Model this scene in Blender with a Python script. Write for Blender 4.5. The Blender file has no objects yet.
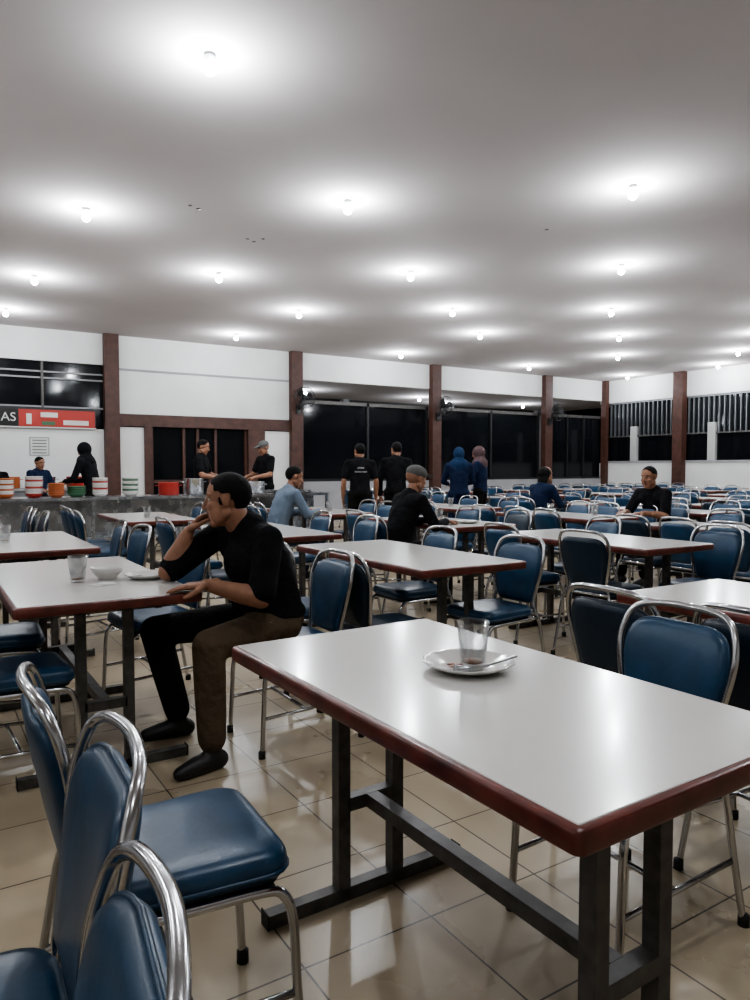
import bpy, math, random, bmesh
import numpy as np
from mathutils import Vector, Matrix
random.seed(7)
S=bpy.context.scene
COL=bpy.context.collection
# ------------------------------------------------------------------ materials
def mat(name, c, rough=.5, metal=0, var=.0, vscale=6, bump=0, bscale=20, bdist=.01, emit=None, es=0, trans=0, ior=1.45, rvar=0, coat=0, spec=.5):
    m=bpy.data.materials.new(name); m.use_nodes=True
    nt=m.node_tree; b=nt.nodes['Principled BSDF']
    b.inputs['Base Color'].default_value=(*c,1); b.inputs['Roughness'].default_value=rough
    b.inputs['Metallic'].default_value=metal; b.inputs['IOR'].default_value=ior
    b.inputs['Transmission Weight'].default_value=trans
    b.inputs['Coat Weight'].default_value=coat; b.inputs['Coat Roughness'].default_value=.12
    b.inputs['Specular IOR Level'].default_value=spec
    tc=nt.nodes.new('ShaderNodeTexCoord')
    if var or rvar:
        n=nt.nodes.new('ShaderNodeTexNoise'); n.inputs['Scale'].default_value=vscale; n.inputs['Detail'].default_value=5
        nt.links.new(tc.outputs['Object'],n.inputs['Vector'])
        if var:
            r=nt.nodes.new('ShaderNodeValToRGB')
            r.color_ramp.elements[0].position=.3; r.color_ramp.elements[1].position=.7
            r.color_ramp.elements[0].color=(*[max(0,x*(1-var)) for x in c],1)
            r.color_ramp.elements[1].color=(*[min(1,x*(1+var)) for x in c],1)
            nt.links.new(n.outputs['Fac'],r.inputs['Fac']); nt.links.new(r.outputs['Color'],b.inputs['Base Color'])
        if rvar:
            mr=nt.nodes.new('ShaderNodeMapRange'); mr.inputs['To Min'].default_value=max(.02,rough-rvar); mr.inputs['To Max'].default_value=rough+rvar
            mr.inputs['From Min'].default_value=.3; mr.inputs['From Max'].default_value=.7
            nt.links.new(n.outputs['Fac'],mr.inputs['Value']); nt.links.new(mr.outputs['Result'],b.inputs['Roughness'])
    if bump:
        n2=nt.nodes.new('ShaderNodeTexNoise'); n2.inputs['Scale'].default_value=bscale; n2.inputs['Detail'].default_value=3
        bp=nt.nodes.new('ShaderNodeBump'); bp.inputs['Strength'].default_value=bump; bp.inputs['Distance'].default_value=bdist
        nt.links.new(tc.outputs['Object'],n2.inputs['Vector']); nt.links.new(n2.outputs['Fac'],bp.inputs['Height'])
        nt.links.new(bp.outputs['Normal'],b.inputs['Normal'])
    if emit:
        b.inputs['Emission Color'].default_value=(*emit,1); b.inputs['Emission Strength'].default_value=es
    return m
M={}
M['vinyl']=mat('vinyl_blue',(.014,.050,.100),.34,var=.25,vscale=9,bump=.15,bscale=60,bdist=.003)
M['vinylb']=mat('vinyl_navy',(.009,.022,.038),.4,var=.2,bump=.15,bscale=60,bdist=.003)
M['chrome']=mat('chrome',(.55,.55,.56),.18,1,rvar=.08,vscale=30)
M['rubber']=mat('rubber',(.015,.015,.015),.7)
M['laminate']=mat('laminate_white',(.60,.58,.55),.20,var=.012,vscale=9,bump=.12,bscale=24,bdist=.002,coat=.25)
M['edge']=mat('edge_redwood',(.105,.024,.016),.33,var=.45,vscale=14,coat=.2)
M['steel']=mat('painted_steel',(.085,.08,.075),.42,.3,var=.3,vscale=25)
M['wallw']=mat('plaster_white',(.70,.70,.69),.8,var=.04,vscale=2,spec=.2)
M['wallg']=mat('plaster_grey',(.30,.30,.31),.7,var=.1,vscale=2)
M['wallm']=mat('plaster_midgrey',(.42,.42,.41),.7,var=.06,vscale=2,spec=.2)
M['ceil']=mat('ceiling_paint',(.55,.52,.525),.95,var=.03,vscale=1.2,bump=.08,bscale=1.5,bdist=.02,spec=.08)
M['brown']=mat('brown_wood',(.065,.027,.019),.5,var=.3,vscale=8)
M['dglass']=mat('dark_glass',(.006,.007,.009),.08,rvar=.03,spec=.3)
M['alum']=mat('aluminium',(.25,.26,.27),.4,.7,var=.1)
M['stainless']=mat('stainless',(.45,.46,.47),.25,.9,var=.1,rvar=.08)
M['black']=mat('black_plastic',(.012,.012,.013),.4)
M['dark']=mat('dark_interior',(.02,.018,.018),.7)
M['ceramic']=mat('ceramic',(.62,.60,.57),.15,var=.03,coat=.3)
M['tea']=mat('tea_residue',(.25,.10,.05),.3,var=.3)
M['red']=mat('plastic_red',(.36,.03,.02),.4)
M['orange']=mat('plastic_orange',(.36,.10,.03),.45)
M['green']=mat('plastic_green',(.05,.14,.07),.45)
M['yellow']=mat('yellow',(.6,.42,.05),.5)
M['blue']=mat('plastic_blue',(.04,.12,.4),.4)
M['paper']=mat('paper',(.6,.6,.58),.8,var=.05)
M['bulb']=mat('bulb_glow',(1,1,1),.4,emit=(.86,.93,1),es=160)
M['socket']=mat('socket_white',(.6,.6,.6),.4)
M['skin']=mat('skin_brown',(.27,.135,.083),.5,var=.12,vscale=30,bump=.08,bscale=120,bdist=.002,spec=.35)
M['lip']=mat('lip',(.19,.07,.055),.45)
M['hair']=mat('hair_black',(.006,.0055,.0055),.7,bump=.5,bscale=160,bdist=.004,spec=.15)
M['eye']=mat('eye_white',(.42,.40,.37),.2)
M['iris']=mat('iris',(.01,.006,.004),.1)
F=dict(spec=.12)
M['shirtk']=mat('fabric_black',(.009,.009,.0105),.9,var=.3,bump=1,bscale=8,bdist=.04,**F)
M['pantk']=mat('trouser_black',(.009,.0085,.008),.85,bump=.9,bscale=11,bdist=.03,**F)
M['khaki']=mat('trouser_khaki',(.09,.064,.042),.85,var=.2,bump=1,bscale=11,bdist=.035,**F)
M['navy']=mat('fabric_navy',(.010,.018,.045),.85,bump=.8,bscale=10,bdist=.03,**F)
M['lblue']=mat('fabric_lightblue',(.14,.18,.23),.85,bump=.8,bscale=10,bdist=.03,**F)
M['greyf']=mat('fabric_grey',(.11,.11,.105),.85,bump=.5,bscale=14,bdist=.02,**F)
M['hijabk']=mat('hijab_black',(.008,.008,.010),.85,bump=.7,bscale=12,bdist=.03,**F)
M['hijabb']=mat('hijab_blue',(.012,.032,.075),.85,bump=.7,bscale=12,bdist=.03,**F)
M['hijabp']=mat('hijab_mauve',(.09,.058,.06),.85,bump=.7,bscale=12,bdist=.03,**F)
M['shoe']=mat('shoe_black',(.012,.011,.011),.5)
def glass_mat():
    m=bpy.data.materials.new('clear_glass'); m.use_nodes=True; nt=m.node_tree; nt.nodes.clear()
    o=nt.nodes.new('ShaderNodeOutputMaterial'); t=nt.nodes.new('ShaderNodeBsdfTransparent'); g=nt.nodes.new('ShaderNodeBsdfGlossy')
    t.inputs['Color'].default_value=(.84,.85,.85,1); g.inputs['Roughness'].default_value=.08; g.inputs['Color'].default_value=(.9,.9,.9,1)
    lw=nt.nodes.new('ShaderNodeLayerWeight'); lw.inputs['Blend'].default_value=.25
    mr=nt.nodes.new('ShaderNodeMapRange'); mr.inputs['To Min'].default_value=.05; mr.inputs['To Max'].default_value=.75
    mx=nt.nodes.new('ShaderNodeMixShader')
    nt.links.new(lw.outputs['Facing'],mr.inputs['Value']); nt.links.new(mr.outputs['Result'],mx.inputs['Fac'])
    nt.links.new(t.outputs[0],mx.inputs[1]); nt.links.new(g.outputs[0],mx.inputs[2]); nt.links.new(mx.outputs[0],o.inputs['Surface'])
    return m
M['glass']=glass_mat()
def floor_mat():
    m=bpy.data.materials.new('floor_tiles'); m.use_nodes=True; nt=m.node_tree; b=nt.nodes['Principled BSDF']
    b.inputs['Specular IOR Level'].default_value=.45
    tc=nt.nodes.new('ShaderNodeTexCoord'); br=nt.nodes.new('ShaderNodeTexBrick')
    br.offset=0; br.squash=1
    br.inputs['Scale'].default_value=1; br.inputs['Brick Width'].default_value=.4; br.inputs['Row Height'].default_value=.4
    br.inputs['Mortar Size'].default_value=.003; br.inputs['Mortar Smooth'].default_value=.1
    br.inputs['Color1'].default_value=(.44,.365,.25,1); br.inputs['Color2'].default_value=(.49,.41,.29,1); br.inputs['Mortar'].default_value=(.06,.045,.03,1)
    nt.links.new(tc.outputs['Object'],br.inputs['Vector'])
    n=nt.nodes.new('ShaderNodeTexNoise'); n.inputs['Scale'].default_value=2.2; n.inputs['Detail'].default_value=6
    nt.links.new(tc.outputs['Object'],n.inputs['Vector'])
    r=nt.nodes.new('ShaderNodeValToRGB'); r.color_ramp.elements[0].position=.3; r.color_ramp.elements[1].position=.7
    r.color_ramp.elements[0].color=(.78,.76,.75,1); r.color_ramp.elements[1].color=(1,1,1,1)
    nt.links.new(n.outputs['Fac'],r.inputs['Fac'])
    mx=nt.nodes.new('ShaderNodeMixRGB'); mx.blend_type='MULTIPLY'; mx.inputs['Fac'].default_value=1
    nt.links.new(br.outputs['Color'],mx.inputs['Color1']); nt.links.new(r.outputs['Color'],mx.inputs['Color2'])
    nt.links.new(mx.outputs['Color'],b.inputs['Base Color'])
    mr=nt.nodes.new('ShaderNodeMapRange'); mr.inputs['To Min'].default_value=.20; mr.inputs['To Max'].default_value=.38
    nt.links.new(n.outputs['Fac'],mr.inputs['Value']); nt.links.new(mr.outputs['Result'],b.inputs['Roughness'])
    return m
M['floor']=floor_mat()
# ------------------------------------------------------------------ mesh builder
def rrect(w,l,r,inset=0,n=5,cx=0,cy=0):
    hw=w/2-inset; hl=l/2-inset; rr=max(.002,r-inset); pts=[]
    for (sx,sy,a0) in ((1,1,0),(-1,1,90),(-1,-1,180),(1,-1,270)):
        for i in range(n+1):
            a=math.radians(a0+90*i/n)
            pts.append((cx+sx*(hw-rr)+rr*math.cos(a), cy+sy*(hl-rr)+rr*math.sin(a)))
    return pts
def rpoly(corners,rad,n=5):
    pts=[]; N=len(corners)
    for i in range(N):
        p=Vector(corners[i]); a=(Vector(corners[i-1])-p); b=(Vector(corners[(i+1)%N])-p)
        r=rad[i] if isinstance(rad,(list,tuple)) else rad
        ra=min(r,a.length*.49); rb=min(r,b.length*.49)
        A=p+a.normalized()*ra; B=p+b.normalized()*rb
        for k in range(n+1):
            t=k/n; q=A*(1-t)**2+p*2*t*(1-t)+B*t*t; pts.append((q.x,q.y))
    return pts
def smoothpath(pts,n=5):
    P=[Vector(p) for p in pts]; out=[]
    for i in range(len(P)-1):
        p0=P[i-1] if i>0 else P[i]*2-P[i+1]; p1=P[i]; p2=P[i+1]; p3=P[i+2] if i+2<len(P) else P[i+1]*2-P[i]
        for k in range(n):
            t=k/n
            out.append(.5*((2*p1)+(-p0+p2)*t+(2*p0-5*p1+4*p2-p3)*t*t+(-p0+3*p1-3*p2+p3)*t**3))
    out.append(P[-1]); return out
class MB:
    def __init__(s): s.v=[]; s.f=[]; s.m=[]; s.sm=[]; s.mats=[]
    def mi(s,k):
        if k not in s.mats: s.mats.append(k)
        return s.mats.index(k)
    def add(s,vs,fs,k,smooth=True):
        o=len(s.v); s.v+= [tuple(v) for v in vs]; i=s.mi(k)
        for f in fs: s.f.append(tuple(o+a for a in f)); s.m.append(i); s.sm.append(smooth)
    def box(s,c,d,k,rz=0,R=None):
        vs=[]
        for x in (-1,1):
            for y in (-1,1):
                for z in (-1,1): vs.append(Vector((x*d[0]/2,y*d[1]/2,z*d[2]/2)))
        if R is None: R=Matrix.Rotation(rz,3,'Z')
        vs=[R@v+Vector(c) for v in vs]
        s.add(vs,[(0,1,3,2),(4,6,7,5),(0,4,5,1),(2,3,7,6),(0,2,6,4),(1,5,7,3)],k,False)
    def b2(s,a,b,k):
        s.box([(a[i]+b[i])/2 for i in range(3)],[abs(b[i]-a[i]) for i in range(3)],k)
    def tube(s,pts,r,k,seg=8,closed=False,caps=True):
        P=[Vector(p) for p in pts]; n=len(P); rs=r if isinstance(r,(list,tuple)) else [r]*n
        T=[]
        for i in range(n):
            if closed: t=P[(i+1)%n]-P[i-1]
            else: t=P[min(i+1,n-1)]-P[max(i-1,0)]
            T.append(t.normalized())
        u=T[0].orthogonal().normalized(); vs=[]
        for i in range(n):
            u=(u-T[i]*u.dot(T[i])).normalized(); w=T[i].cross(u)
            for j in range(seg):
                a=2*math.pi*j/seg; vs.append(P[i]+(u*math.cos(a)+w*math.sin(a))*rs[i])
        fs=[]
        for i in range(n if closed else n-1):
            i2=(i+1)%n
            for j in range(seg):
                j2=(j+1)%seg; fs.append((i*seg+j,i*seg+j2,i2*seg+j2,i2*seg+j))
        if caps and not closed:
            fs.append(tuple(reversed(range(seg)))); fs.append(tuple((n-1)*seg+j for j in range(seg)))
        s.add(vs,fs,k)
    def lathe(s,prof,c,k,seg=24,mod=None,squash=1):
        vs=[]; n=len(prof)
        for (r,z) in prof:
            for j in range(seg):
                a=2*math.pi*j/seg; rr=r*(mod(r,a) if mod else 1)
                vs.append((c[0]+rr*math.cos(a),c[1]+rr*math.sin(a)*squash,c[2]+z))
        fs=[]
        for i in range(n-1):
            for j in range(seg):
                j2=(j+1)%seg; fs.append((i*seg+j,i*seg+j2,(i+1)*seg+j2,(i+1)*seg+j))
        fs.append(tuple(reversed(range(seg)))); fs.append(tuple((n-1)*seg+j for j in range(seg)))
        s.add(vs,fs,k)
    def rings(s,rings,k,cap0=True,cap1=True,smooth=True):
        n=len(rings[0]); vs=[p for r in rings for p in r]; fs=[]
        for i in range(len(rings)-1):
            for j in range(n):
                j2=(j+1)%n; fs.append((i*n+j,i*n+j2,(i+1)*n+j2,(i+1)*n+j))
        if cap0: fs.append(tuple(reversed(range(n))))
        if cap1: fs.append(tuple((len(rings)-1)*n+j for j in range(n)))
        s.add(vs,fs,k,smooth)
    def mesh(s,name,rename=None):
        me=bpy.data.meshes.new(name); me.from_pydata(s.v,[],s.f)
        for k in s.mats: me.materials.append(M[(rename or {}).get(k,k)])
        me.polygons.foreach_set('material_index',s.m); me.polygons.foreach_set('use_smooth',s.sm); me.update()
        bm=bmesh.new(); bm.from_mesh(me); bmesh.ops.recalc_face_normals(bm,faces=bm.faces); bm.to_mesh(me); bm.free(); me.update()
        return me
    def obj(s,name,loc=(0,0,0),rz=0,bevel=0,parent=None):
        return place(s.mesh(name),name,loc,rz,bevel,parent)
def place(me,name,loc=(0,0,0),rz=0,bevel=0,parent=None):
    o=bpy.data.objects.new(name,me); COL.objects.link(o); o.location=loc; o.rotation_euler=(0,0,rz)
    if parent: o.parent=parent
    if bevel:
        b=o.modifiers.new('bevel','BEVEL'); b.width=bevel; b.segments=2; b.limit_method='ANGLE'
    return o
# ------------------------------------------------------------------ room
RX=18.0; BY=15.15; CZ=3.93; LX=-8.0; FY=-8.0
m=MB(); m.b2((LX-.2,FY-.2,-.1),(24,22,0),'floor'); m.obj('floor')
m=MB(); m.b2((LX-.2,FY-.2,CZ),(RX+.25,BY+.25,CZ+.15),'ceil'); m.obj('ceiling')
m=MB(); m.b2((LX-.2,FY,0),(LX,BY,CZ),'wallw'); m.obj('wall_left')
m=MB(); m.b2((LX,FY-.2,0),(RX,FY,CZ),'wallw'); m.obj('wall_front')
m=MB()
m.b2((LX,BY,3.32),(3.3,BY+.2,CZ),'wallw')
m.b2((LX,BY,0),(3.3,BY+.2,2.04),'wallw')
m.b2((3.3,BY,2.37),(7.38,BY+.2,CZ),'wallw')
m.b2((3.3,BY,0),(4.08,BY+.2,2.1),'wallw')
m.b2((6.62,BY,0),(7.38,BY+.2,2.1),'wallw')
m.b2((7.38,BY,3.32),(RX,BY+.2,CZ),'wallw')
m.b2((7.38,BY,0),(RX,BY+.2,.95),'wallg')
m.b2((3.45,BY-.02,3.24),(7.25,BY,3.28),'wallg')
m.obj('wall_back')
for i,x in enumerate((-4.78,-.74,3.3,7.38,11.38,15.42,17.9)):
    m=MB(); w=.28 if i<6 else .14
    m.b2((x-w/2,BY-.16,0),(x+w/2,BY+.02,CZ),'brown'); m.obj('brown_column')
m=MB(); m.b2((3.45,BY-.06,2.12),(7.24,BY-.0,2.36),'brown'); m.obj('trim_1')
m=MB(); m.b2((3.95,BY-.05,0),(4.10,BY-.0,2.12),'brown'); m.b2((6.22,BY-.05,0),(6.62,BY+.02,2.12),'brown'); m.obj('trim_2')
m=MB()
m.b2((4.10,BY+.12,0),(6.22,BY+.15,2.12),'dglass')
for x in (4.12,4.8,5.1,5.5,6.2): m.b2((x-.03,BY+.05,0),(x+.03,BY+.12,2.12),'brown')
m.b2((4.1,BY+.05,.95),(6.2,BY+.12,1.02),'brown'); m.b2((4.1,BY+.05,0),(6.2,BY+.12,.12),'brown')
m.b2((5.42,BY+.0,.95),(5.45,BY+.05,1.15),'alum')
m.obj('door_1')
m=MB(); m.b2((LX,BY+.08,2.04),(3.2,BY+.1,3.32),'dglass')
for x in np.arange(LX+.6,3.2,1.35): m.b2((x-.02,BY+.0,2.04),(x+.02,BY+.12,3.32),'steel')
for z in (2.45,3.0,3.12): m.b2((LX,BY+.02,z-.015),(3.2,BY+.12,z+.015),'wallg')
m.obj('window_1')
m=MB(); m.b2((-.2,BY-.06,2.03),(3.0,BY-.03,2.42),'black')
m.b2((1.62,BY-.07,2.06),(2.98,BY-.06,2.38),'red'); m.b2((-.2,BY-.065,2.06),(1.6,BY-.06,2.38),'dark')
m.b2((2.0,BY-.075,2.24),(2.3,BY-.07,2.33),'paper'); m.b2((1.75,BY-.075,2.10),(1.84,BY-.07,2.30),'paper'); m.b2((2.4,BY-.075,2.10),(2.86,BY-.07,2.19),'paper'); m.b2((2.02,BY-.075,2.09),(2.25,BY-.07,2.16),'green')
m.b2((-.2,BY-.07,2.03),(3.0,BY-.06,2.055),'paper')
ban=m.obj('banner_sign')
def text(s,loc,size,k,parent,rot):
    c=bpy.data.curves.new('lettering','FONT'); c.body=s; c.size=size; c.extrude=.003; c.align_x='CENTER'; c.align_y='CENTER'
    o=bpy.data.objects.new('lettering',c); COL.objects.link(o); o.location=loc; o.rotation_euler=rot; c.materials.append(M[k]); o.parent=parent
    return o
text('EMAS',(1.30,BY-.08,2.22),.23,'paper',ban,(math.pi/2,0,0))
m=MB(); m.b2((1.8,BY-.012,1.5),(2.15,BY-.002,1.86),'wallg'); m.b2((1.82,BY-.013,1.52),(2.13,BY-.012,1.84),'paper')
for z in (1.8,1.74,1.68,1.62,1.56): m.b2((1.85,BY-.015,z-.01),(2.1,BY-.013,z+.006),'steel')
m.obj('paper_notice')
def bay(name,x0,x1,cuts):
    m=MB()
    for x in cuts: m.b2((x-.03,BY+.04,.95),(x+.03,BY+.14,2.86),'black')
    m.b2((x0,BY+.04,.95),(x1,BY+.14,1.01),'black'); m.b2((x0,BY+.04,2.78),(x1,BY+.14,2.86),'steel')
    m.b2((x0,BY+.09,.95),(x1,BY+.1,2.8),'dglass')
    m.obj(name)
bay('window_2',7.52,11.24,(7.6,9.4,11.2))
bay('window_3',11.52,15.28,(11.6,13.4,15.2))
bay('window_4',15.56,17.83,(15.65,16.4,17.1))
m=MB(); m.b2((3.3,BY+.25,3.34),(RX+2,BY+4.2,3.5),'ceil'); m.b2((3.3,BY+4.0,2.9),(RX+2,BY+4.2,3.34),'dark'); m.obj('walkway_canopy')
for x in (10.9,14.9,18.9):
    m=MB(); m.b2((x-.1,BY+3.7,0),(x+.1,BY+3.9,3.34),'wallg'); m.obj('walkway_post')
m=MB()
m.b2((RX,FY,3.25),(RX+.2,BY+.2,CZ),'wallw'); m.b2((RX,FY,0),(RX+.2,BY+.2,1.42),'wallw')
for y in (14.1,11.6,9.6,7.4,5.4,3.2,1.2,-1,-3,-5): m.b2((RX+.0,y-.11,1.42),(RX+.18,y+.11,2.5),'wallm')
m.b2((RX-.03,FY,1.42),(RX,BY,1.48),'wallg')
m.obj('wall_right')
for y in (12.5,8.5,4.5,.5,-3.5):
    m=MB(); m.b2((RX-.2,y-.15,0),(RX+.02,y+.15,CZ),'brown'); m.obj('brown_column')
wi=5
for (a,b) in ((12.65,15.0),(8.65,12.35),(4.65,8.35),(.65,4.35),(-3.35,.35)):
    m=MB(); m.b2((RX+.1,a,1.42),(RX+.12,b,3.25),'dglass')
    m.b2((RX+.03,a,2.2),(RX+.1,b,2.24),'steel'); m.b2((RX+.03,a,3.2),(RX+.1,b,3.25),'alum')
    y=a+.06
    while y<b: m.b2((RX+.03,y-.012,2.2),(RX+.09,y+.012,3.25),'alum'); y+=.15
    m.obj('window_%d'%wi); wi+=1
m=MB(); m.b2((LX,BY-.02,0),(3.1,BY,.1),'brown'); m.obj('baseboard_back')
m=MB(); m.b2((RX-.02,FY,0),(RX,BY,.1),'brown'); m.obj('baseboard_right')
# ------------------------------------------------------------------ lights
lm=MB()
lm.lathe([(0.001,0),(.035,0),(.035,-.018),(.02,-.026),(.02,-.045)],(0,0,0),'socket',16)
lm.lathe([(.016,-.045),(.024,-.052),(.038,-.072),(.043,-.09),(.038,-.112),(.022,-.128),(.001,-.132)],(0,0,0),'bulb',16)
LM=lm.mesh('ceiling_light')
LP=[(1.65,4.60),(1.52,7.95),(3.68,6.33),(5.76,4.56),(1.42,11.05),(3.53,9.57),(5.69,8.1),(7.84,6.37),(1.3,13.6),(5.4,13.7),(5.5,11.1),
(7.6,9.6),(9.83,8.18),(9.4,11.0),(9.5,13.9),(11.9,9.7),(13.96,11.4),(13.45,13.8),(15.7,9.5),(17.3,11.0),(17.2,13.7),
(14,8.0),(10.1,4.5),(12.1,6.3),(1.5,.9),(5.8,1.0),(10,1.0),(-.8,6.3),(-2.9,4.5),(-.8,-.9),(-5,8),(-2.9,11),(-5,1),(14,3)]
ld=bpy.data.lights.new('bulb_light','POINT'); ld.energy=60; ld.color=(.92,.96,1.0); ld.shadow_soft_size=.04
for (x,y) in LP:
    o=place(LM,'ceiling_light',(x,y,CZ))
    l=bpy.data.objects.new('bulb_light',ld); COL.objects.link(l); l.parent=o; l.location=(0,0,-.19)
ld2=bpy.data.lights.new('walkway_bulb_light','POINT'); ld2.energy=40; ld2.color=(.9,.95,1); ld2.shadow_soft_size=.05
for (x,y) in ((8.7,17.2),(12.4,17.2),(14,18),(16.6,17.3)):
    o=place(LM,'ceiling_light',(x,y,3.34))
    l=bpy.data.objects.new('bulb_light',ld2); COL.objects.link(l); l.parent=o; l.location=(0,0,-.24)
# ------------------------------------------------------------------ tables
def table_mesh(w,L):
    m=MB()
    lay=[(.010,.708),(.002,.711),(0,.718),(0,.742),(.003,.748),(.009,.751),(.018,.7515)]
    m.rings([[(x,y,z) for (x,y) in rrect(w,L,.020,i)] for (i,z) in lay],'edge',True,True)
    m.rings([[(x,y,z) for (x,y) in rrect(w,L,.020,i)] for (i,z) in ((.015,.7505),(.016,.7525),(.018,.753))],'laminate',True,True,False)
    yy=L/2-.19; t=.04
    for sy in (-1,1):
        y=sy*yy
        for x in (-.095,.095): m.box((x,y,.355),(t,t,.70),'steel')
        m.box((0,y,.02),(w-.04,t,.04),'steel'); m.box((0,y,.285),(.17,t,t),'steel'); m.box((0,y,.69),(w-.14,t,.035),'steel')
        for sx in (-1,1): m.box((sx*(w/2-.02),y,.0235),(.004,t+.006,.046),'rubber')
    m.box((0,0,.285),(t,2*yy-t,t),'steel')
    for x in (-.2,.2): m.box((x,0,.695),(.03,L-.2,.025),'steel')
    return m.mesh('dining_table')
TA=table_mesh(.72,1.30); TB=table_mesh(.72,1.46)
tables=[]
def table(x0,y0,L=1.46):
    rz=0; dx=0
    if y0==.70 and x0==.76: rz=.02; dx=.010
    o=place(TA if L==1.3 else TB,'dining_table',(x0+.36+dx,y0+L/2,0),rz,.002); tables.append((x0,y0,L)); return o
rowA=[-.97,.76,2.45,4.15,5.85,7.55]; rowB=[-1.5,.28,2.14,3.9,5.6,7.3,9.0]; rowC=[-1.5,.28,2.1,3.95,5.7,7.5,9.2,10.9,12.6]
rowD=[-1.9,-.1,1.7,3.75,5.75,7.75,9.5,11.2,12.9,14.6,16.2]; rowE=[6.5,8.2,9.9,11.6,13.3,15,16.6]; rowF=[8.0,9.7,11.4,13.1,14.8,16.4]
for x in rowA: table(x,.70,1.3)
for x in rowB: table(x,2.93)
for x in rowC: table(x,4.93)
for x in rowD: table(x,7.1)
for x in rowE: table(x,9.6)
for x in rowF: table(x,12.0)
# ------------------------------------------------------------------ chair
def chair_mb():
    m=MB()
    out=[(.205,-.195),(.205,.195),(-.195,.172),(-.195,-.172)]
    o=rpoly(out,.075,5)
    def sc(k): return [(x*k,y*k) for x,y in o]
    m.rings([[(x,y,z) for x,y in sc(k)] for k,z in ((.90,.418),(.97,.422),(1,.434),(1.005,.45),(.99,.464),(.95,.474),(.85,.480),(.6,.484),(.3,.485))],'vinyl')
    m.rings([[(x,y,z) for x,y in sc(k)] for k,z in ((.8,.408),(.93,.408),(.93,.42))],'rubber')
    m.tube([(x*1.004,y*1.004,.437) for x,y in o],.005,'vinyl',6,True)
    bo=rpoly([(-.125,0),(.125,0),(.178,.235),(.150,.325),(-.150,.325),(-.178,.235)],[.03,.03,.07,.07,.07,.07],5)
    cy=.17; Z0=.487
    def bk(y,h,t):
        z=Z0+h; x=-.205-.20*(h+.05)
        return (x+t+.030*(y/.18)**2,y,z)
    def bring(k,t): return [bk(y*k,cy+(h-cy)*k,t) for y,h in bo]
    m.rings([bring(.3,-.018),bring(.8,-.018),bring(.95,-.014),bring(1,-.004),bring(1,.008),bring(.97,.018),bring(.88,.026),bring(.6,.032),bring(.3,.033)][::-1],'vinyl')
    m.tube([bk(y*1.0,cy+(h-cy)*1.0,.002) for y,h in bo],.005,'vinyl',6,True)
    def bf(y,h,t=0):
        z=Z0+h; return (-.205-.20*(h+.05)+.030*(y/.18)**2+t,y,z)
    L=[(-.285,-.20,0),(-.245,-.192,.2),(-.215,-.182,.38),(-.196,-.162,.45),bf(-.150,.03),bf(-.168,.12),bf(-.188,.22),bf(-.189,.28),bf(-.166,.342),bf(-.110,.368),bf(0,.374)]
    Rr=[(x,-y,z) for x,y,z in L[:-1]][::-1]
    m.tube(smoothpath(L+Rr,4),.0105,'chrome',8)
    for sy in (-1,1):
        y=.183*sy
        m.tube(smoothpath([(.218,y*1.04,0),(.207,y*1.03,.2),(.20,y*1.02,.33),(.18,y,.385),(.135,y,.402),(0,y*.97,.404),(-.2,y*.95,.408)],4),.011,'chrome',8)
        m.tube([(.21,y*1.03,.17),(-.245,y*1.03,.19)],.008,'chrome',8)
        m.lathe([(.001,.0),(.016,0),(.016,.03),(.012,.032)],(.218,y*1.04,0),'rubber',10)
        m.lathe([(.001,.0),(.016,0),(.016,.03),(.012,.032)],(-.285,.2*sy,0),'rubber',10)
    m.tube([(0,-.19,.18),(0,.19,.18)],.008,'chrome',8)
    m.tube([(.16,-.18,.398),(.16,.18,.398)],.009,'chrome',8)
    m.tube([(-.205,-.17,.44),(-.205,.17,.44)],.009,'chrome',8)
    return m
cm=chair_mb(); CB=cm.mesh('dining_chair'); CK=cm.mesh('dining_chair_navy',{'vinyl':'vinylb'})
chairs=[]
def chair(x,y,yaw=0,black=False):
    place(CK if black else CB,'dining_chair',(x,y,0),yaw); chairs.append((x,y))
PI=math.pi
chair(-.02,1.14,PI-.03); chair(-.095,.70,PI-.12); chair(.45,1.53,-.05)
chair(1.63,1.31,PI-.02); chair(2.25,1.66,.02,True); chair(2.29,1.17,-.03,True)
chair(.30,3.2,.05); chair(.30,3.92,-.05); chair(1.08,4.0,PI+.1)
chair(1.46,3.08,PI)
chair(2.03,3.10,.03,True); chair(2.0,3.80,-.06); chair(2.78,3.15,PI+.06); chair(2.80,3.98,PI-.03)
chair(3.93,3.30,.12,True); chair(3.88,4.0,0); chair(4.56,3.02,PI+.05); chair(4.6,4.1,PI-.1)
chair(.2,5.3,0); chair(1.08,5.2,PI+.1); chair(1.05,5.75,PI-.05)
chair(3.58,5.3,.0); chair(3.3,7.3,0); chair(7.3,7.3,0); chair(7.02,5.12,PI)
def near(x,y,d=.40): return any((x-a)**2+(y-b)**2<d*d for a,b in chairs)
for (x0,y0,L) in tables:
    if y0<2 and x0<2.5 and x0>-.5: continue
    if y0==2.93 and x0 in (.28,2.14,3.9): continue
    ys=[.28,.73,1.18] if y0>6 else [.32,1.08]
    if random.random()<.4 and y0<6: ys=[.25,.73,1.2]
    for side in (0,1):
        for yy in ys:
            if random.random()<.07: continue
            off=random.uniform(.06,.17)
            x=x0-off if side==0 else x0+.72+off; y=y0+yy+random.uniform(-.03,.03)
            if near(x,y,.45): continue
            if y0<2 and x<.3 and x>-.3: continue
            chair(x,y,(0 if side==0 else PI)+random.uniform(-.07,.07),random.random()<.05)
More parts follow.
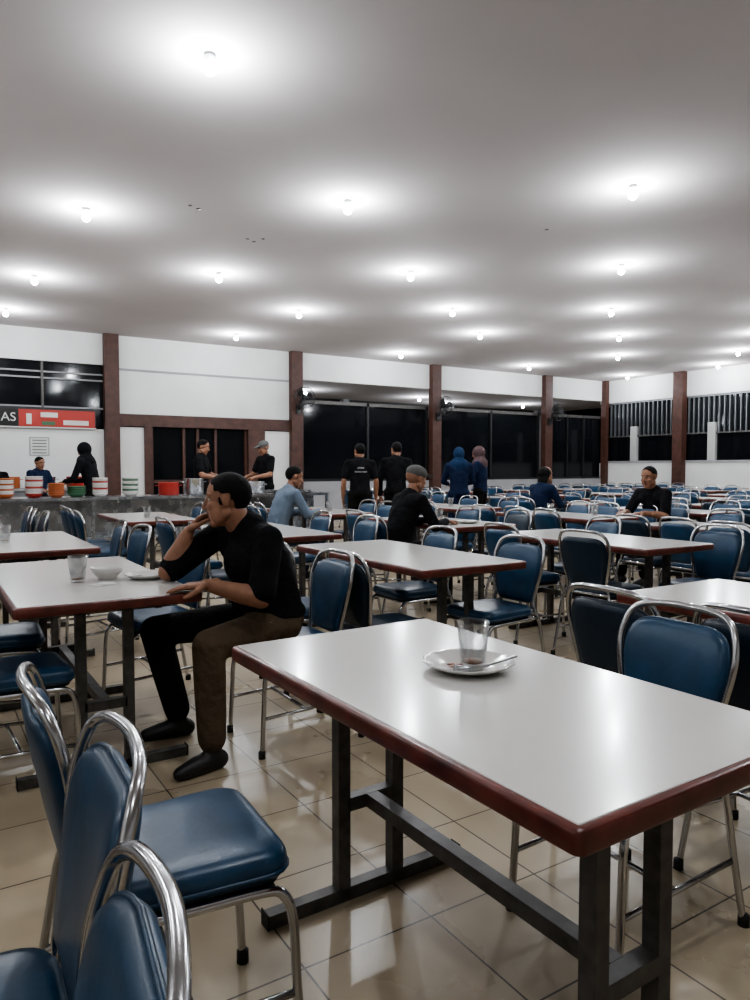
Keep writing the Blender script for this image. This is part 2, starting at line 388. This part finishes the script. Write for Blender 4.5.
# ------------------------------------------------------------------ people
class Blob:
    def __init__(s): s.v=[]; s.f=[]; s.p=[]
    def _add(s,rings,top,bot):
        o=len(s.v); n=len(rings[0]); 
        for r in rings: s.v+=r
        a=len(s.v); s.v.append(bot); s.v.append(top)
        for i in range(len(rings)-1):
            for j in range(n):
                j2=(j+1)%n; s.f.append((o+i*n+j,o+i*n+j2,o+(i+1)*n+j2,o+(i+1)*n+j))
        for j in range(n):
            j2=(j+1)%n; s.f.append((a,o+j2,o+j)); k=o+(len(rings)-1)*n; s.f.append((a+1,k+j,k+j2))
    def cap(s,p0,p1,r0,r1,lab,seg=22):
        p0=Vector(p0); p1=Vector(p1); t=(p1-p0).normalized(); u=t.orthogonal().normalized(); w=t.cross(u); R=[]
        for (c,r,angs) in ((p0,r0,(-75,-60,-45,-30,-15,0)),(p1,r1,(0,15,30,45,60,75))):
            for a in angs:
                a=math.radians(a); R.append([tuple(c+t*r*math.sin(a)+(u*math.cos(b)+w*math.sin(b))*r*math.cos(a)) for b in [2*PI*j/seg for j in range(seg)]])
        s._add(R,tuple(p1+t*r1),tuple(p0-t*r0)); s.p.append(('c',np.array(p0),np.array(p1),r0,r1,lab))
    def ell(s,c,r,lab,Rm=None,seg=28):
        c=Vector(c); Rm=Rm or Matrix.Identity(3); R=[]
        for i in range(1,18):
            a=-PI/2+PI*i/18
            R.append([tuple(c+Rm@Vector((r[0]*math.cos(a)*math.cos(b),r[1]*math.cos(a)*math.sin(b),r[2]*math.sin(a)))) for b in [2*PI*j/seg for j in range(seg)]])
        s._add(R,tuple(c+Rm@Vector((0,0,r[2]))),tuple(c-Rm@Vector((0,0,r[2]))))
        s.p.append(('e',np.array(c),np.array(Rm),np.array(r),None,lab))
    def build(s,vox,it=3):
        me=bpy.data.meshes.new('tmp'); me.from_pydata(s.v,[],s.f); ob=bpy.data.objects.new('tmp',me); COL.objects.link(ob)
        md=ob.modifiers.new('r','REMESH'); md.mode='VOXEL'; md.voxel_size=vox; md.adaptivity=0
        if it:
            sm=ob.modifiers.new('s','SMOOTH'); sm.factor=.5; sm.iterations=it
        dg=bpy.context.evaluated_depsgraph_get(); e=ob.evaluated_get(dg); m2=bpy.data.meshes.new_from_object(e)
        V=np.zeros(len(m2.vertices)*3); m2.vertices.foreach_get('co',V); V=V.reshape(-1,3)
        N=np.zeros(len(m2.vertices)*3); m2.vertices.foreach_get('normal',N); N=N.reshape(-1,3)
        F=[tuple(p.vertices) for p in m2.polygons]
        bpy.data.objects.remove(ob); bpy.data.meshes.remove(me); bpy.data.meshes.remove(m2)
        C=np.array([V[list(f)].mean(0) for f in F])
        best=np.full(len(C),1e9); idx=np.zeros(len(C),int)
        for i,p in enumerate(s.p):
            if p[0]=='c':
                a,b=p[1],p[2]; d=b-a; t=np.clip(((C-a)@d)/max(1e-9,d@d),0,1); q=a+t[:,None]*d
                D=np.linalg.norm(C-q,axis=1)-(p[3]+(p[4]-p[3])*t)
            else:
                L=(C-p[1])@p[2]; k=np.linalg.norm(L/p[3],axis=1); ln=np.linalg.norm(L,axis=1)+1e-9; D=ln*(1-1/np.maximum(k,1e-6))
            w=D<best; best[w]=D[w]; idx[w]=i
        lab=[s.p[i][-1] for i in idx]
        return V,F,lab,C,N
def seam(V,F,lab,it=10):
    """relax the border loops between two materials so hems, cuffs and hairlines run clean"""
    for _ in range(2):   # majority filter removes single-face teeth
        E={}
        for i,f in enumerate(F):
            for a,b in zip(f,f[1:]+f[:1]): E.setdefault((min(a,b),max(a,b)),[]).append(i)
        nb=[[] for _ in F]
        for e,l in E.items():
            if len(l)==2: nb[l[0]].append(l[1]); nb[l[1]].append(l[0])
        new=list(lab)
        for i in range(len(F)):
            o=[lab[j] for j in nb[i]]
            for k in set(o):
                if k!=lab[i] and o.count(k)>=3: new[i]=k
        lab=new
    G={}
    for (a,b),l in E.items():
        if len(l)==2 and lab[l[0]]!=lab[l[1]]: G.setdefault(a,[]).append(b); G.setdefault(b,[]).append(a)
    ks=[k for k in G if len(G[k])==2]
    for _ in range(it):
        P={k:V[k]*.4+.3*(V[G[k][0]]+V[G[k][1]]) for k in ks}
        for k,p in P.items(): V[k]=p
    return lab
class Fig:
    def __init__(s): s.v=[]; s.f=[]; s.l=[]
    def add(s,V,F,lab,X=None):
        o=len(s.v)
        if X is not None:
            A=np.array(X); V=V@A[:3,:3].T+A[:3,3]
        s.v+=[tuple(v) for v in V]; s.f+=[tuple(a+o for a in f) for f in F]; s.l+=lab
    def obj(s,name,loc,yaw,scale=1):
        keys=[]; 
        for k in s.l:
            if k not in keys: keys.append(k)
        me=bpy.data.meshes.new(name); me.from_pydata(s.v,[],s.f)
        for k in keys: me.materials.append(M[k])
        ix={k:i for i,k in enumerate(keys)}
        me.polygons.foreach_set('material_index',[ix[k] for k in s.l]); me.polygons.foreach_set('use_smooth',[True]*len(s.f)); me.update()
        o=place(me,name,loc,yaw); o.scale=(scale,)*3; return o
def head(fig,center,yaw,pitch,roll,st,vox):
    B=Blob(); sk='skin'; hs=st.get('hair','short'); hc=st.get('hairmat','hair'); fl=st.get('full',1)
    B.ell((-.012,0,.028),(.098,.076,.090),sk); B.ell((.02,0,-.03),(.070,.062*fl,.075),sk)
    B.ell((.03,0,-.062),(.056,.05*fl,.05),sk)
    B.ell((.062,0,-.094),(.026*fl,.026*fl,.021),sk)
    for y in (-1,1):
        B.cap((.074,.012*y,.034),(.064,.045*y,.032),.012,.010,sk)
        B.ell((.056,.038*y,-.022),(.027,.023,.026),sk)
        B.ell((.030,.040*y*fl,-.052),(.045,.024*fl,.045),sk)
        B.ell((-.008,.077*y,-.002),(.016,.0075,.028),sk,Matrix.Rotation(.3*y,3,'Z'))
        B.cap((.0,.052*y,-.055),(.055,.022*y,-.090),.024,.018,sk)
        B.ell((.093,.012*y,-.025),(.010,.008,.008),sk)
        B.ell((.0675,.030*y,.0225),(.012,.016,.0055),sk)
        B.ell((.0665,.030*y,.004),(.011,.015,.004),sk)
    B.cap((.080,0,.022),(.101,0,-.016),.009,.013,sk); B.ell((.103,0,-.020),(.013,.012,.011),sk)
    B.ell((.083,0,-.050),(.012,.022,.0075),'lip'); B.ell((.080,0,-.062),(.012,.019,.0085),'lip')
    if hs=='hijab':
        B.ell((-.015,0,.02),(.112,.094,.115),hc); B.ell((-.005,0,-.06),(.085,.085,.08),hc); B.ell((.03,0,-.105),(.05,.05,.03),hc)
    if hs=='cap':
        B.ell((-.010,0,.055),(.104,.086,.072),'greyf'); B.ell((.115,0,.062),(.065,.058,.008),'greyf',Matrix.Rotation(.15,3,'Y'))
    if hs=='long':
        B.ell((-.03,0,.02),(.095,.086,.095),hc); B.ell((-.06,0,-.08),(.05,.085,.12),hc); B.ell((-.07,0,-.18),(.04,.075,.1),hc)
    V,F,lab,C,N=B.build(vox,2)
    if hs in('short','bald'):
        nl=[]
        for i,(c,l) in enumerate(zip(C,lab)):
            x,y,z=c; ear=abs(y)>.072 and -.036<z<.032 and -.03<x<.012
            h=z>.074 and x<.052 or (x<-.025 and z>.0) or (x<-.04 and z>-.04) or (x<.012 and z>.012 and abs(y)>.05) or (z>.045 and x<.038) or (abs(x-.014)<.008 and -.018<z<.02 and abs(y)>.055)
            if h and not ear and l==sk: nl.append(hc)
            elif abs(abs(y)-.030)<.018 and .033<z<.042 and x>.06: nl.append('hair')
            else: nl.append(l)
        lab=nl
    if hs=='hijab':
        lab=['skin' if (c[0]>.045 and abs(c[1])<.052 and -.085<c[2]<.062) and l==hc else l for c,l in zip(C,lab)]
    if st.get('mus'): lab=['hair' if (c[0]>.078 and abs(c[1])<.026 and -.046<c[2]<-.037) else l for c,l in zip(C,lab)]
    lab=seam(V,F,lab,8)
    if hs=='short':
        hv={v for f,l in zip(F,lab) if l==hc for v in f}
        for i in hv: V[i]+=N[i]*.004
    X=Matrix.Translation(center)@Matrix.Rotation(yaw,4,'Z')@Matrix.Rotation(pitch,4,'Y')@Matrix.Rotation(roll,4,'X')@Matrix.Scale(st.get('hscale',1),4)
    fig.add(V,F,lab,X)
    for y in (-1,1):
        for (c,r,k) in (((.0670,.030*y,.013),.0112,'eye'),((.0745,.030*y,.0125),.0058,'iris')):
            E=Blob(); E.ell(c,(r,r*1.2,r*.72),k,seg=14); fig.add(np.array(E.v),E.f,[k]*len(E.f),X)
def hand(fig,wrist,d,n,sgn,curl,vox,spread=.0):
    d=Vector(d).normalized(); n=Vector(n); n=(n-d*n.dot(d)).normalized(); sd=d.cross(n)*sgn; w=Vector(wrist); B=Blob(); k='skin'
    B.cap(w-d*.035,w+d*.015,.027,.022,k)
    offs=(.031,.0105,-.0105,-.030); ln=(.070,.078,.072,.056)
    for i in range(4):
        kn=w+d*(.088-.006*abs(i-1))+sd*offs[i]
        B.cap(w+d*.012+sd*offs[i]*.6,kn,.0155,.0115,k)
        p=kn; ang=0; c=curl*(1+.12*i); dd0=(d+sd*spread*(1.5-i)).normalized()
        for j,fr in enumerate((.45,.30,.25)):
            ang+=c*(.8 if j==0 else 1.0); dd=dd0*math.cos(ang)+n*math.sin(ang); q=p+dd*ln[i]*fr
            B.cap(p,q,.0096-.0009*j,.0088-.0009*j,k,12); p=q
    a=w+d*.022+sd*.022; b=a+(d*.6+sd*.62+n*.35).normalized()*.042; c2=b+(d*.85+sd*.25+n*.4).normalized()*.032; e=c2+(d*.95+n*.35).normalized()*.024
    B.cap(a,b,.016,.0125,k); B.cap(b,c2,.0118,.0105,k); B.cap(c2,e,.0102,.0085,k)
    V,F,lab,C,N=B.build(vox,1); fig.add(V,F,lab)
def person(name,loc,yaw,P,st,scale=1,vox=.016,hvox=.007,handvox=.005):
    f=Fig(); B=Blob(); top=st.get('top','shirtk'); slv=st.get('sleeve',.8)
    legs=st.get('legs',('pantk','pantk'))
    sp=[Vector(P[k]) for k in ('pel','waist','chest','neck')]
    shL,shR=Vector(P['shL']),Vector(P['shR']); hs=(Vector(P['hipL'])-Vector(P['hipR'])).normalized(); ss=(shL-shR).normalized()
    W=[.165,.150,.168,.110]; D=[.122,.112,.118,.075]; wf=st.get('w',1); 
    n=14
    for i in range(n+1):
        t=i/n*3; a=min(2,int(t)); u=t-a; c=sp[a].lerp(sp[a+1],u); 
        w=W[a]*(1-u)+W[a+1]*u; dp=D[a]*(1-u)+D[a+1]*u
        up=(sp[min(3,a+1)]-sp[a]).normalized(); sd=hs.lerp(ss,i/n).normalized(); fw=sd.cross(up).normalized(); sd=up.cross(fw).normalized()
        Rm=Matrix((fw,sd,up)).transposed()
        lab=top if (i>1 or st.get('long')) else legs[0]
        B.ell(c,(dp*wf,w*wf,.065),lab,Rm)
    # shoulder blades / chest fill between spine and shoulder joints
    up=(sp[3]-sp[2]).normalized()
    for sh in (shL,shR):
        B.ell(sp[2].lerp(sh,.50)+up*.01,(.100,.085,.105),top)
    if st.get('belly'): B.ell(sp[1].lerp(sp[0],.3)+Vector((.065,0,0)),(.125,.16,.13),top); B.ell(sp[2]+Vector((.02,0,-.02)),(.14,.175,.14),top); B.ell(sp[0]+Vector((.01,0,.05)),(.150,.185,.06),top)
    nk=sp[3]
    hc=Vector(P['head'])
    for sh in (shL,shR): B.cap(nk-Vector((0,0,.03)),sh,.062,.060,top)
    hp=P.get('hrot',(0,0,0)); back=Matrix.Rotation(hp[0],3,'Z')@Vector((-.022,0,-.055))
    nf=st.get('neckf',1)
    B.cap(nk-Vector((0,0,.02)),hc+back,.058*nf,.053*nf,'skin')
    ax=(hc-nk).normalized(); B.cap(nk+ax*.0,nk+ax*.022,.070*nf,.064*nf,top)
    if st.get('hair')=='hijab':
        B.ell(nk+Vector((.01,0,-.02)),(.13,.17,.12),st['hairmat']); B.ell(nk+Vector((.05,0,-.10)),(.10,.14,.12),st['hairmat'])
        B.ell(nk+Vector((0,0,.06)),(.085,.09,.08),st['hairmat'])
    af=st.get('armf',1)
    for s_ in ('L','R'):
        sh=Vector(P['sh'+s_]); el=Vector(P['el'+s_]); wr=Vector(P['wr'+s_])
        if slv<=1:
            m_=sh.lerp(el,slv); B.cap(sh,m_,.060*af,.058*af,top); B.cap(m_,el,.044*af,.041*af,'skin'); B.cap(el,el.lerp(wr,.35),.041*af,.042*af,'skin'); B.cap(el.lerp(wr,.35),wr,.042*af,.028,'skin')
        else:
            B.cap(sh,el,.058,.050,top); B.cap(el,wr.lerp(el,.08),.050,.038,top); B.cap(wr.lerp(el,.1),wr,.028,.026,'skin')
        hip=Vector(P['hip'+s_]); kn=Vector(P['kn'+s_]); an=Vector(P['an'+s_]); lg=legs[0] if s_=='L' else legs[1]
        B.cap(hip,kn,.094,.070,lg); B.ell(hip,(.10,.10,.09),lg)
        cu=kn.lerp(an,.90); B.cap(kn,kn.lerp(an,.35),.070,.068,lg); B.cap(kn.lerp(an,.35),cu,.068,.060,lg)
        td=Vector(P.get('toe'+s_,(1,0,0))).normalized()
        B.cap(cu,an-Vector((0,0,.02)),.034,.036,'shoe')
        a2=Vector((an.x,an.y,an.z-.09+.038)); B.cap(a2-td*.035,a2+td*.07,.040,.042,'shoe'); B.cap(a2+td*.07,a2+td*.155-Vector((0,0,.010)),.042,.030,'shoe')
    V,F,lab,C,N=B.build(vox,st.get('smooth',3))
    lab=seam(V,F,lab,12)
    V[:,2]=np.maximum(V[:,2],.001)
    f.add(V,F,lab)
    head(f,hc,*hp,st,hvox)
    for s_ in ('L','R'):
        el=Vector(P['el'+s_]); wr=Vector(P['wr'+s_]); d=Vector(P.get('hd'+s_,wr-el)); sg=1 if s_=='L' else -1
        nn=P.get('hn'+s_,(0,-sg,0) if P.get('armdown') else (0,0,-1))
        hand(f,wr,d,nn,P.get('hs'+s_, sg*(1 if P.get('armdown') else -1)*-1),P.get('curl'+s_,.25),handvox)
    return f.obj(name,loc,yaw,scale)
def sit(lean=.1,hrot=(0,.1,0),**k):
    P=dict(pel=(0,0,.55),waist=(.0+lean*.2,0,.70),chest=(lean*.7,0,.88),neck=(lean+.02,0,1.02),shL=(lean+.02,.175,.985),shR=(lean+.02,-.175,.985),
      hipL=(.02,.09,.55),hipR=(.02,-.09,.55),knL=(.43,.12,.51),knR=(.43,-.14,.51),anL=(.41,.13,.09),anR=(.44,-.15,.09),
      elL=(lean+.13,.24,.755),elR=(lean+.13,-.24,.755),wrL=(lean+.34,.12,.785),wrR=(lean+.34,-.12,.785),head=(lean+.09,0,1.17),hrot=hrot,curlL=.2,curlR=.2,hdL=(1,-.35,-.02),hdR=(1,.35,-.02))
    P.update(k); return P
def stand(hrot=(0,.1,0),arms='down',lean=0,**k):
    P=dict(pel=(0,0,.93),waist=(lean*.3,0,1.08),chest=(lean*.7,0,1.26),neck=(lean,0,1.42),shL=(lean,.18,1.385),shR=(lean,-.18,1.385),
      hipL=(0,.09,.92),hipR=(0,-.09,.92),knL=(.03,.11,.50),knR=(.01,-.10,.50),anL=(.0,.12,.09),anR=(-.03,-.11,.09),toeL=(1,.15,0),toeR=(1,-.15,0),
      head=(lean+.04,0,1.565),hrot=hrot)
    if arms=='down': P.update(elL=(lean-.02,.245,1.11),elR=(lean-.02,-.245,1.11),wrL=(lean+.05,.25,.87),wrR=(lean+.05,-.25,.87),armdown=1)
    else: P.update(elL=(lean+.08,.25,1.12),elR=(lean+.08,-.25,1.12),wrL=(lean+.30,.14,1.08),wrR=(lean+.30,-.14,1.08))
    P.update(k); return P
PM=dict(pel=(.02,0,.56),waist=(.035,0,.70),chest=(.095,0,.86),neck=(.155,-.02,1.0),shL=(.120,.165,.955),shR=(.20,-.20,.965),
  hipL=(.03,.09,.555),hipR=(.03,-.09,.555),knL=(.40,.17,.52),knR=(.50,-.28,.51),anL=(.40,.205,.09),anR=(.40,-.25,.09),toeL=(1,.25,0),toeR=(1,-.1,0),
  elL=(.20,.265,.715),wrL=(.40,.165,.778),hdL=(1,-.22,-.02),hnL=(0,0,-1),hsL=1,curlL=.14,
  elR=(.47,-.17,.797),wrR=(.375,-.165,.975),hdR=(-.50,.15,.62),hnR=(-.75,.4,-.6),hsR=-1,curlR=.50,
  head=(.240,-.02,1.125),hrot=(-.56,.12,0))
person('seated_man_in_black_shirt',(1.42,3.1,0),PI,PM,dict(top='shirtk',sleeve=.9,legs=('khaki','pantk'),hair='short',w=1.08,belly=1,full=1.10,neckf=1.15,armf=1.08,mus=1,hscale=1.03,smooth=8),vox=.009,hvox=.0033,handvox=.003)  # one pair of khaki trousers; far leg's shade put in as black cloth colour
person('seated_man_with_cap',(3.58,5.3,0),0,sit(.12,hrot=(.0,.25,0)),dict(top='shirtk',sleeve=2,hair='cap'),vox=.013,hvox=.006)
person('seated_person_in_blue_shirt',(3.32,7.3,0),0,sit(.14,hrot=(-.2,.3,0)),dict(top='lblue',sleeve=2,hair='short',legs=('navy','navy')))
person('seated_person_in_dark_jacket',(7.32,7.3,0),0,sit(.05),dict(top='navy',sleeve=2,hair='long'))
person('seated_man_at_right_table',(7.0,5.12,0),PI,sit(.1,hrot=(.1,.2,0)),dict(top='shirtk',sleeve=.8,hair='short'),vox=.013,hvox=.006)
R_=math.radians
person('standing_cook',(3.95,11.62,0),R_(-35),stand(arms='fwd',hrot=(0,.3,0)),dict(top='shirtk',sleeve=.7,hair='short'),1.03)
person('standing_man_serving',(5.1,11.62,0),R_(190),stand(arms='fwd',hrot=(-.1,.35,0)),dict(top='shirtk',sleeve=.7,hair='cap'),1.03)
person('standing_woman_in_hijab',(2.27,11.62,0),R_(140),stand(arms='fwd',lean=.12,hrot=(0,.35,0)),dict(top='hijabk',sleeve=2,hair='hijab',hairmat='hijabk',long=1),.98)
pt=person('standing_person_in_printed_shirt',(5.40,8.95,0),R_(65),stand(hrot=(.3,.1,0)),dict(top='shirtk',sleeve=.7,hair='short'),.965)
text('crew',(-.138,0,1.32),.05,'paper',pt,(PI/2,0,-PI/2)); text('kitchen team',(-.138,0,1.26),.035,'paper',pt,(PI/2,0,-PI/2))
person('standing_person_in_black',(6.03,8.95,0),R_(50),stand(hrot=(.5,.15,0)),dict(top='shirtk',sleeve=2,hair='short'),.985)
person('standing_woman_in_blue_hijab',(7.15,8.85,0),R_(60),stand(arms='fwd',hrot=(0,.2,0)),dict(top='navy',sleeve=2,hair='hijab',hairmat='hijabb',long=1,legs=('navy','navy')),.94)
person('standing_woman_in_mauve_hijab',(7.80,9.1,0),R_(120),stand(arms='fwd',hrot=(0,.2,0)),dict(top='navy',sleeve=2,hair='hijab',hairmat='hijabp',long=1),.96)
person('standing_helper',(1.62,12.6,0),R_(-60),stand(arms='fwd',hrot=(0,.3,0)),dict(top='navy',sleeve=.8,hair='short'),.86)
person('standing_helper',(1.0,12.7,0),R_(-90),stand(arms='fwd',hrot=(0,.3,0)),dict(top='shirtk',sleeve=.8,hair='short'),.84)
# ------------------------------------------------------------------ tableware
def plate(loc,r=.12,name='plate',spoon=True):
    m=MB(); mod=lambda rr,a: 1+ (.022*math.cos(14*a) if rr>r*.8 else 0)
    m.lathe([(.001,.004),(r*.55,.004),(r*.6,.007),(r*.78,.014),(r*.93,.021),(r,.024),(r*1.0,.021),(r*.8,.009),(r*.6,.0),(.001,0)],(0,0,0),'ceramic',56,mod)
    if spoon:
        m.tube([(-.07,-.035,.016),(-.02,-.045,.012),(.03,-.05,.016),(r*.95,-.06,.03)],[.012,.005,.003,.004],'stainless',8)
        for i in range(6): 
            a=random.uniform(0,6.28); rr=random.uniform(.02,.06); m.lathe([(.001,.0085),(.008,.008),(.012,.005)],(rr*math.cos(a)-.02,rr*math.sin(a),0.0),'tea',8)
    return m.obj(name,loc)
def tumbler(loc,h=.118,r=.042,name='drinking_glass'):
    m=MB(); b=r*.74
    m.lathe([(.001,0),(b,0),(b+.001,.004),(r,h),(r-.0012,h+.0008),(r-.0026,h),(b-.002,.014),(b*.5,.012),(.001,.012)],(0,0,0),'glass',32)
    m.lathe([(.001,.0125),(b-.006,.0125),(b-.005,.018),(.001,.0185)],(0,0,0),'tea',24)
    return m.obj(name,loc)
def bowl(loc,r=.075,k='ceramic',name='bowl'):
    m=MB(); m.lathe([(.001,.004),(r*.45,.004),(r*.5,0),(r*.55,.0),(r*.55,.008),(r*.85,.03),(r,.055),(r*.97,.056),(r*.8,.033),(r*.5,.014),(.001,.012)],(0,0,0),k,32); return m.obj(name,loc)
Z=.7532
plate((1.188,1.43,Z),.118); tumbler((1.198,1.422,Z+.0045))
tumbler((.60,3.47,Z),.12,.042); bowl((.735,3.50,Z),.075); plate((.90,3.43,Z),.105)
m=MB(); m.box((0,0,.002),(.10,.07,.004),'paper',.4); m.box((.01,.01,.005),(.07,.05,.003),'paper',.9); m.obj('napkin',(.68,3.33,Z))
for (x,y) in ((.5,5.6),(4.2,5.5),(6.0,5.8),(6.15,5.3),(2.5,5.9),(4.1,7.5),(2.0,7.6),(8.0,5.6),(6.0,7.6)): tumbler((x,y,Z),.12,.04)
for (x,y) in ((4.35,5.25),(2.35,6.0),(8.0,7.7)): plate((x,y,Z),.11)
# ------------------------------------------------------------------ serving counter
m=MB()
m.b2((-3,10.6,.82),(5.8,11.25,.86),'stainless')
for x in np.arange(-2.9,5.8,1.24):
    for y in (10.66,11.19): m.b2((x-.02,y-.02,0),(x+.02,y+.02,.82),'stainless')
m.b2((-3,10.66,.25),(5.8,11.2,.28),'stainless'); m.b2((-3,11.18,.28),(5.8,11.2,.82),'stainless')
m.obj('serving_counter')
def stack(loc,r,n,k):
    m=MB()
    for i in range(n):
        z=i*.024; kk=k[i%len(k)] if isinstance(k,list) else k
        m.lathe([(.001,z+.004),(r*.5,z),(r*.6,z+.006),(r*.9,z+.035),(r,z+.055),(r*.96,z+.055),(r*.8,z+.03),(.001,z+.012)],(0,0,0),kk,20)
    m.obj('bowl_stack',loc)
cz=.86
CE='ceramic'
for (x,y,r,n,k) in ((.6,10.9,.12,6,'red'),(.98,10.9,.12,10,['orange',CE,CE]),(1.35,10.95,.12,11,['red',CE,CE,CE]),(1.62,10.85,.11,7,'orange'),(1.9,10.95,.13,5,'green'),(2.2,10.85,.11,10,[CE,CE,CE,'red']),(2.62,10.85,.12,10,[CE,CE,'green']),(4.2,10.85,.12,4,CE)): stack((x,y,cz),r,n,k)
def pot(loc,r,h,k,name):
    m=MB(); m.lathe([(.001,0),(r*.9,0),(r,.02),(r,h),(r*1.04,h+.01),(r*.97,h+.01),(r*.95,.03),(.001,.03)],(0,0,0),k,28)
    for s in (-1,1): m.tube(smoothpath([(s*r,-.04,h*.8),(s*(r+.04),-.03,h*.82),(s*(r+.04),.03,h*.82),(s*r,.04,h*.8)],3),.007,k,6)
    m.obj(name,loc)
pot((3.2,10.9,cz),.15,.18,'red','red_basin'); pot((3.6,10.95,cz),.15,.24,'stainless','stock_pot'); pot((4.6,10.95,cz),.17,.18,'stainless','stock_pot')
for x in (5.0,5.35):
    m=MB(); m.b2((-.15,-.22,0),(.15,.22,.01),'stainless'); 
    for a,b in (((-.15,-.22,0),(.15,-.21,.05)),((-.15,.21,0),(.15,.22,.05)),((-.15,-.22,0),(-.14,.22,.05)),((.14,-.22,0),(.15,.22,.05))): m.b2(a,b,'stainless')
    m.obj('food_tray',(x,10.92,cz))
for (x,k) in ((-.25,'red'),(.15,'orange')):
    m=MB(); 
    m.b2((-.14,-.2,0),(.14,.2,.01),k)
    for z in (.04,.09,.14):
        m.b2((-.14,-.2,z-.015),(.14,-.19,z+.015),k); m.b2((-.14,.19,z-.015),(.14,.2,z+.015),k); m.b2((-.14,-.2,z-.015),(-.13,.2,z+.015),k); m.b2((.13,-.2,z-.015),(.14,.2,z+.015),k)
    for a in (-.135,.135):
        for b in (-.195,.195): m.box((a,b,.08),(.015,.015,.16),k)
    m.obj('plastic_crate',(x,10.9,cz))
m=MB(); m.b2((-2,14.2,.86),(2.9,14.85,.9),'wallg'); m.b2((-2,14.25,0),(2.9,14.8,.86),'alum'); m.obj('prep_bench')
for (x,k) in ((.9,'blue'),(1.4,'orange'),(2.0,'stainless'),(2.5,'red')): pot((x,14.5,.9),.16,.2,k,'bucket')
def fan(loc):
    m=MB(); R=.24; 
    for (r,y) in ((R,-.0),(R*.97,-.06),(R*.97,.06),(R*.6,-.09),(R*.6,.08),(R*.25,-.1)):
        m.tube([(r*math.cos(a),y,r*math.sin(a)) for a in [2*PI*i/28 for i in range(28)]],.006,'black',6,True)
    for i in range(16):
        a=2*PI*i/16; c,s=math.cos(a),math.sin(a)
        m.tube([(c*.04,-.1,s*.04),(c*R*.6,-.09,s*R*.6),(c*R,0,s*R),(c*R*.6,.08,s*R*.6),(c*.04,.09,s*.04)],.003,'black',5)
    for i in range(3):
        a=2*PI*i/3+.3; Rm=Matrix.Rotation(-a,3,'Y')
        pts=[Rm@Vector(p) for p in ((.03,-.01,-.03),(.19,-.03,-.09),(.21,.0,.02),(.15,.03,.08),(.03,.02,.03))]
        pb=[p+Vector((0,.004,0)) for p in pts]; m.rings([pts,pb],'black',smooth=False)
    m.tube([(0,-.1,0),(0,.14,0)],[.05,.055],'black',12); m.tube(smoothpath([(0,.14,0),(0,.2,-.06),(0,.24,-.2),(0,.30,-.25)],4),.02,'black',8)
    m.box((0,.30,-.25),(.12,.04,.2),'black')
    m.obj('wall_fan',loc)
fan((7.40,BY-.48,2.85)); fan((11.4,BY-.48,2.85)); fan((15.42,BY-.48,2.85))
m=MB()
for (x,y) in ((2.4,7.3),(2.5,7.35),(3.3,8.0),(3.4,8.05),(3.45,7.9),(6,5.9)): m.lathe([(.001,-.004),(.02,-.004),(.025,0)],(x,y,CZ),'steel',10)
m.obj('trim_ceiling_caps')
# ------------------------------------------------------------------ world, camera
w=bpy.data.worlds.new('night'); S.world=w; w.use_nodes=True
w.node_tree.nodes['Background'].inputs[0].default_value=(.01,.012,.018,1); w.node_tree.nodes['Background'].inputs[1].default_value=.15
try: S.view_settings.look='AgX - Medium High Contrast'
except Exception as e: print(e)
cd=bpy.data.cameras.new('camera'); cam=bpy.data.objects.new('camera',cd); COL.objects.link(cam); S.camera=cam
cd.sensor_width=36; cd.lens=26.0; cd.clip_start=.02
cam.location=(0,0,1.27); cam.rotation_euler=(R_(90-2.54),0,R_(-32.3))
print('CHAIRS',len(chairs))
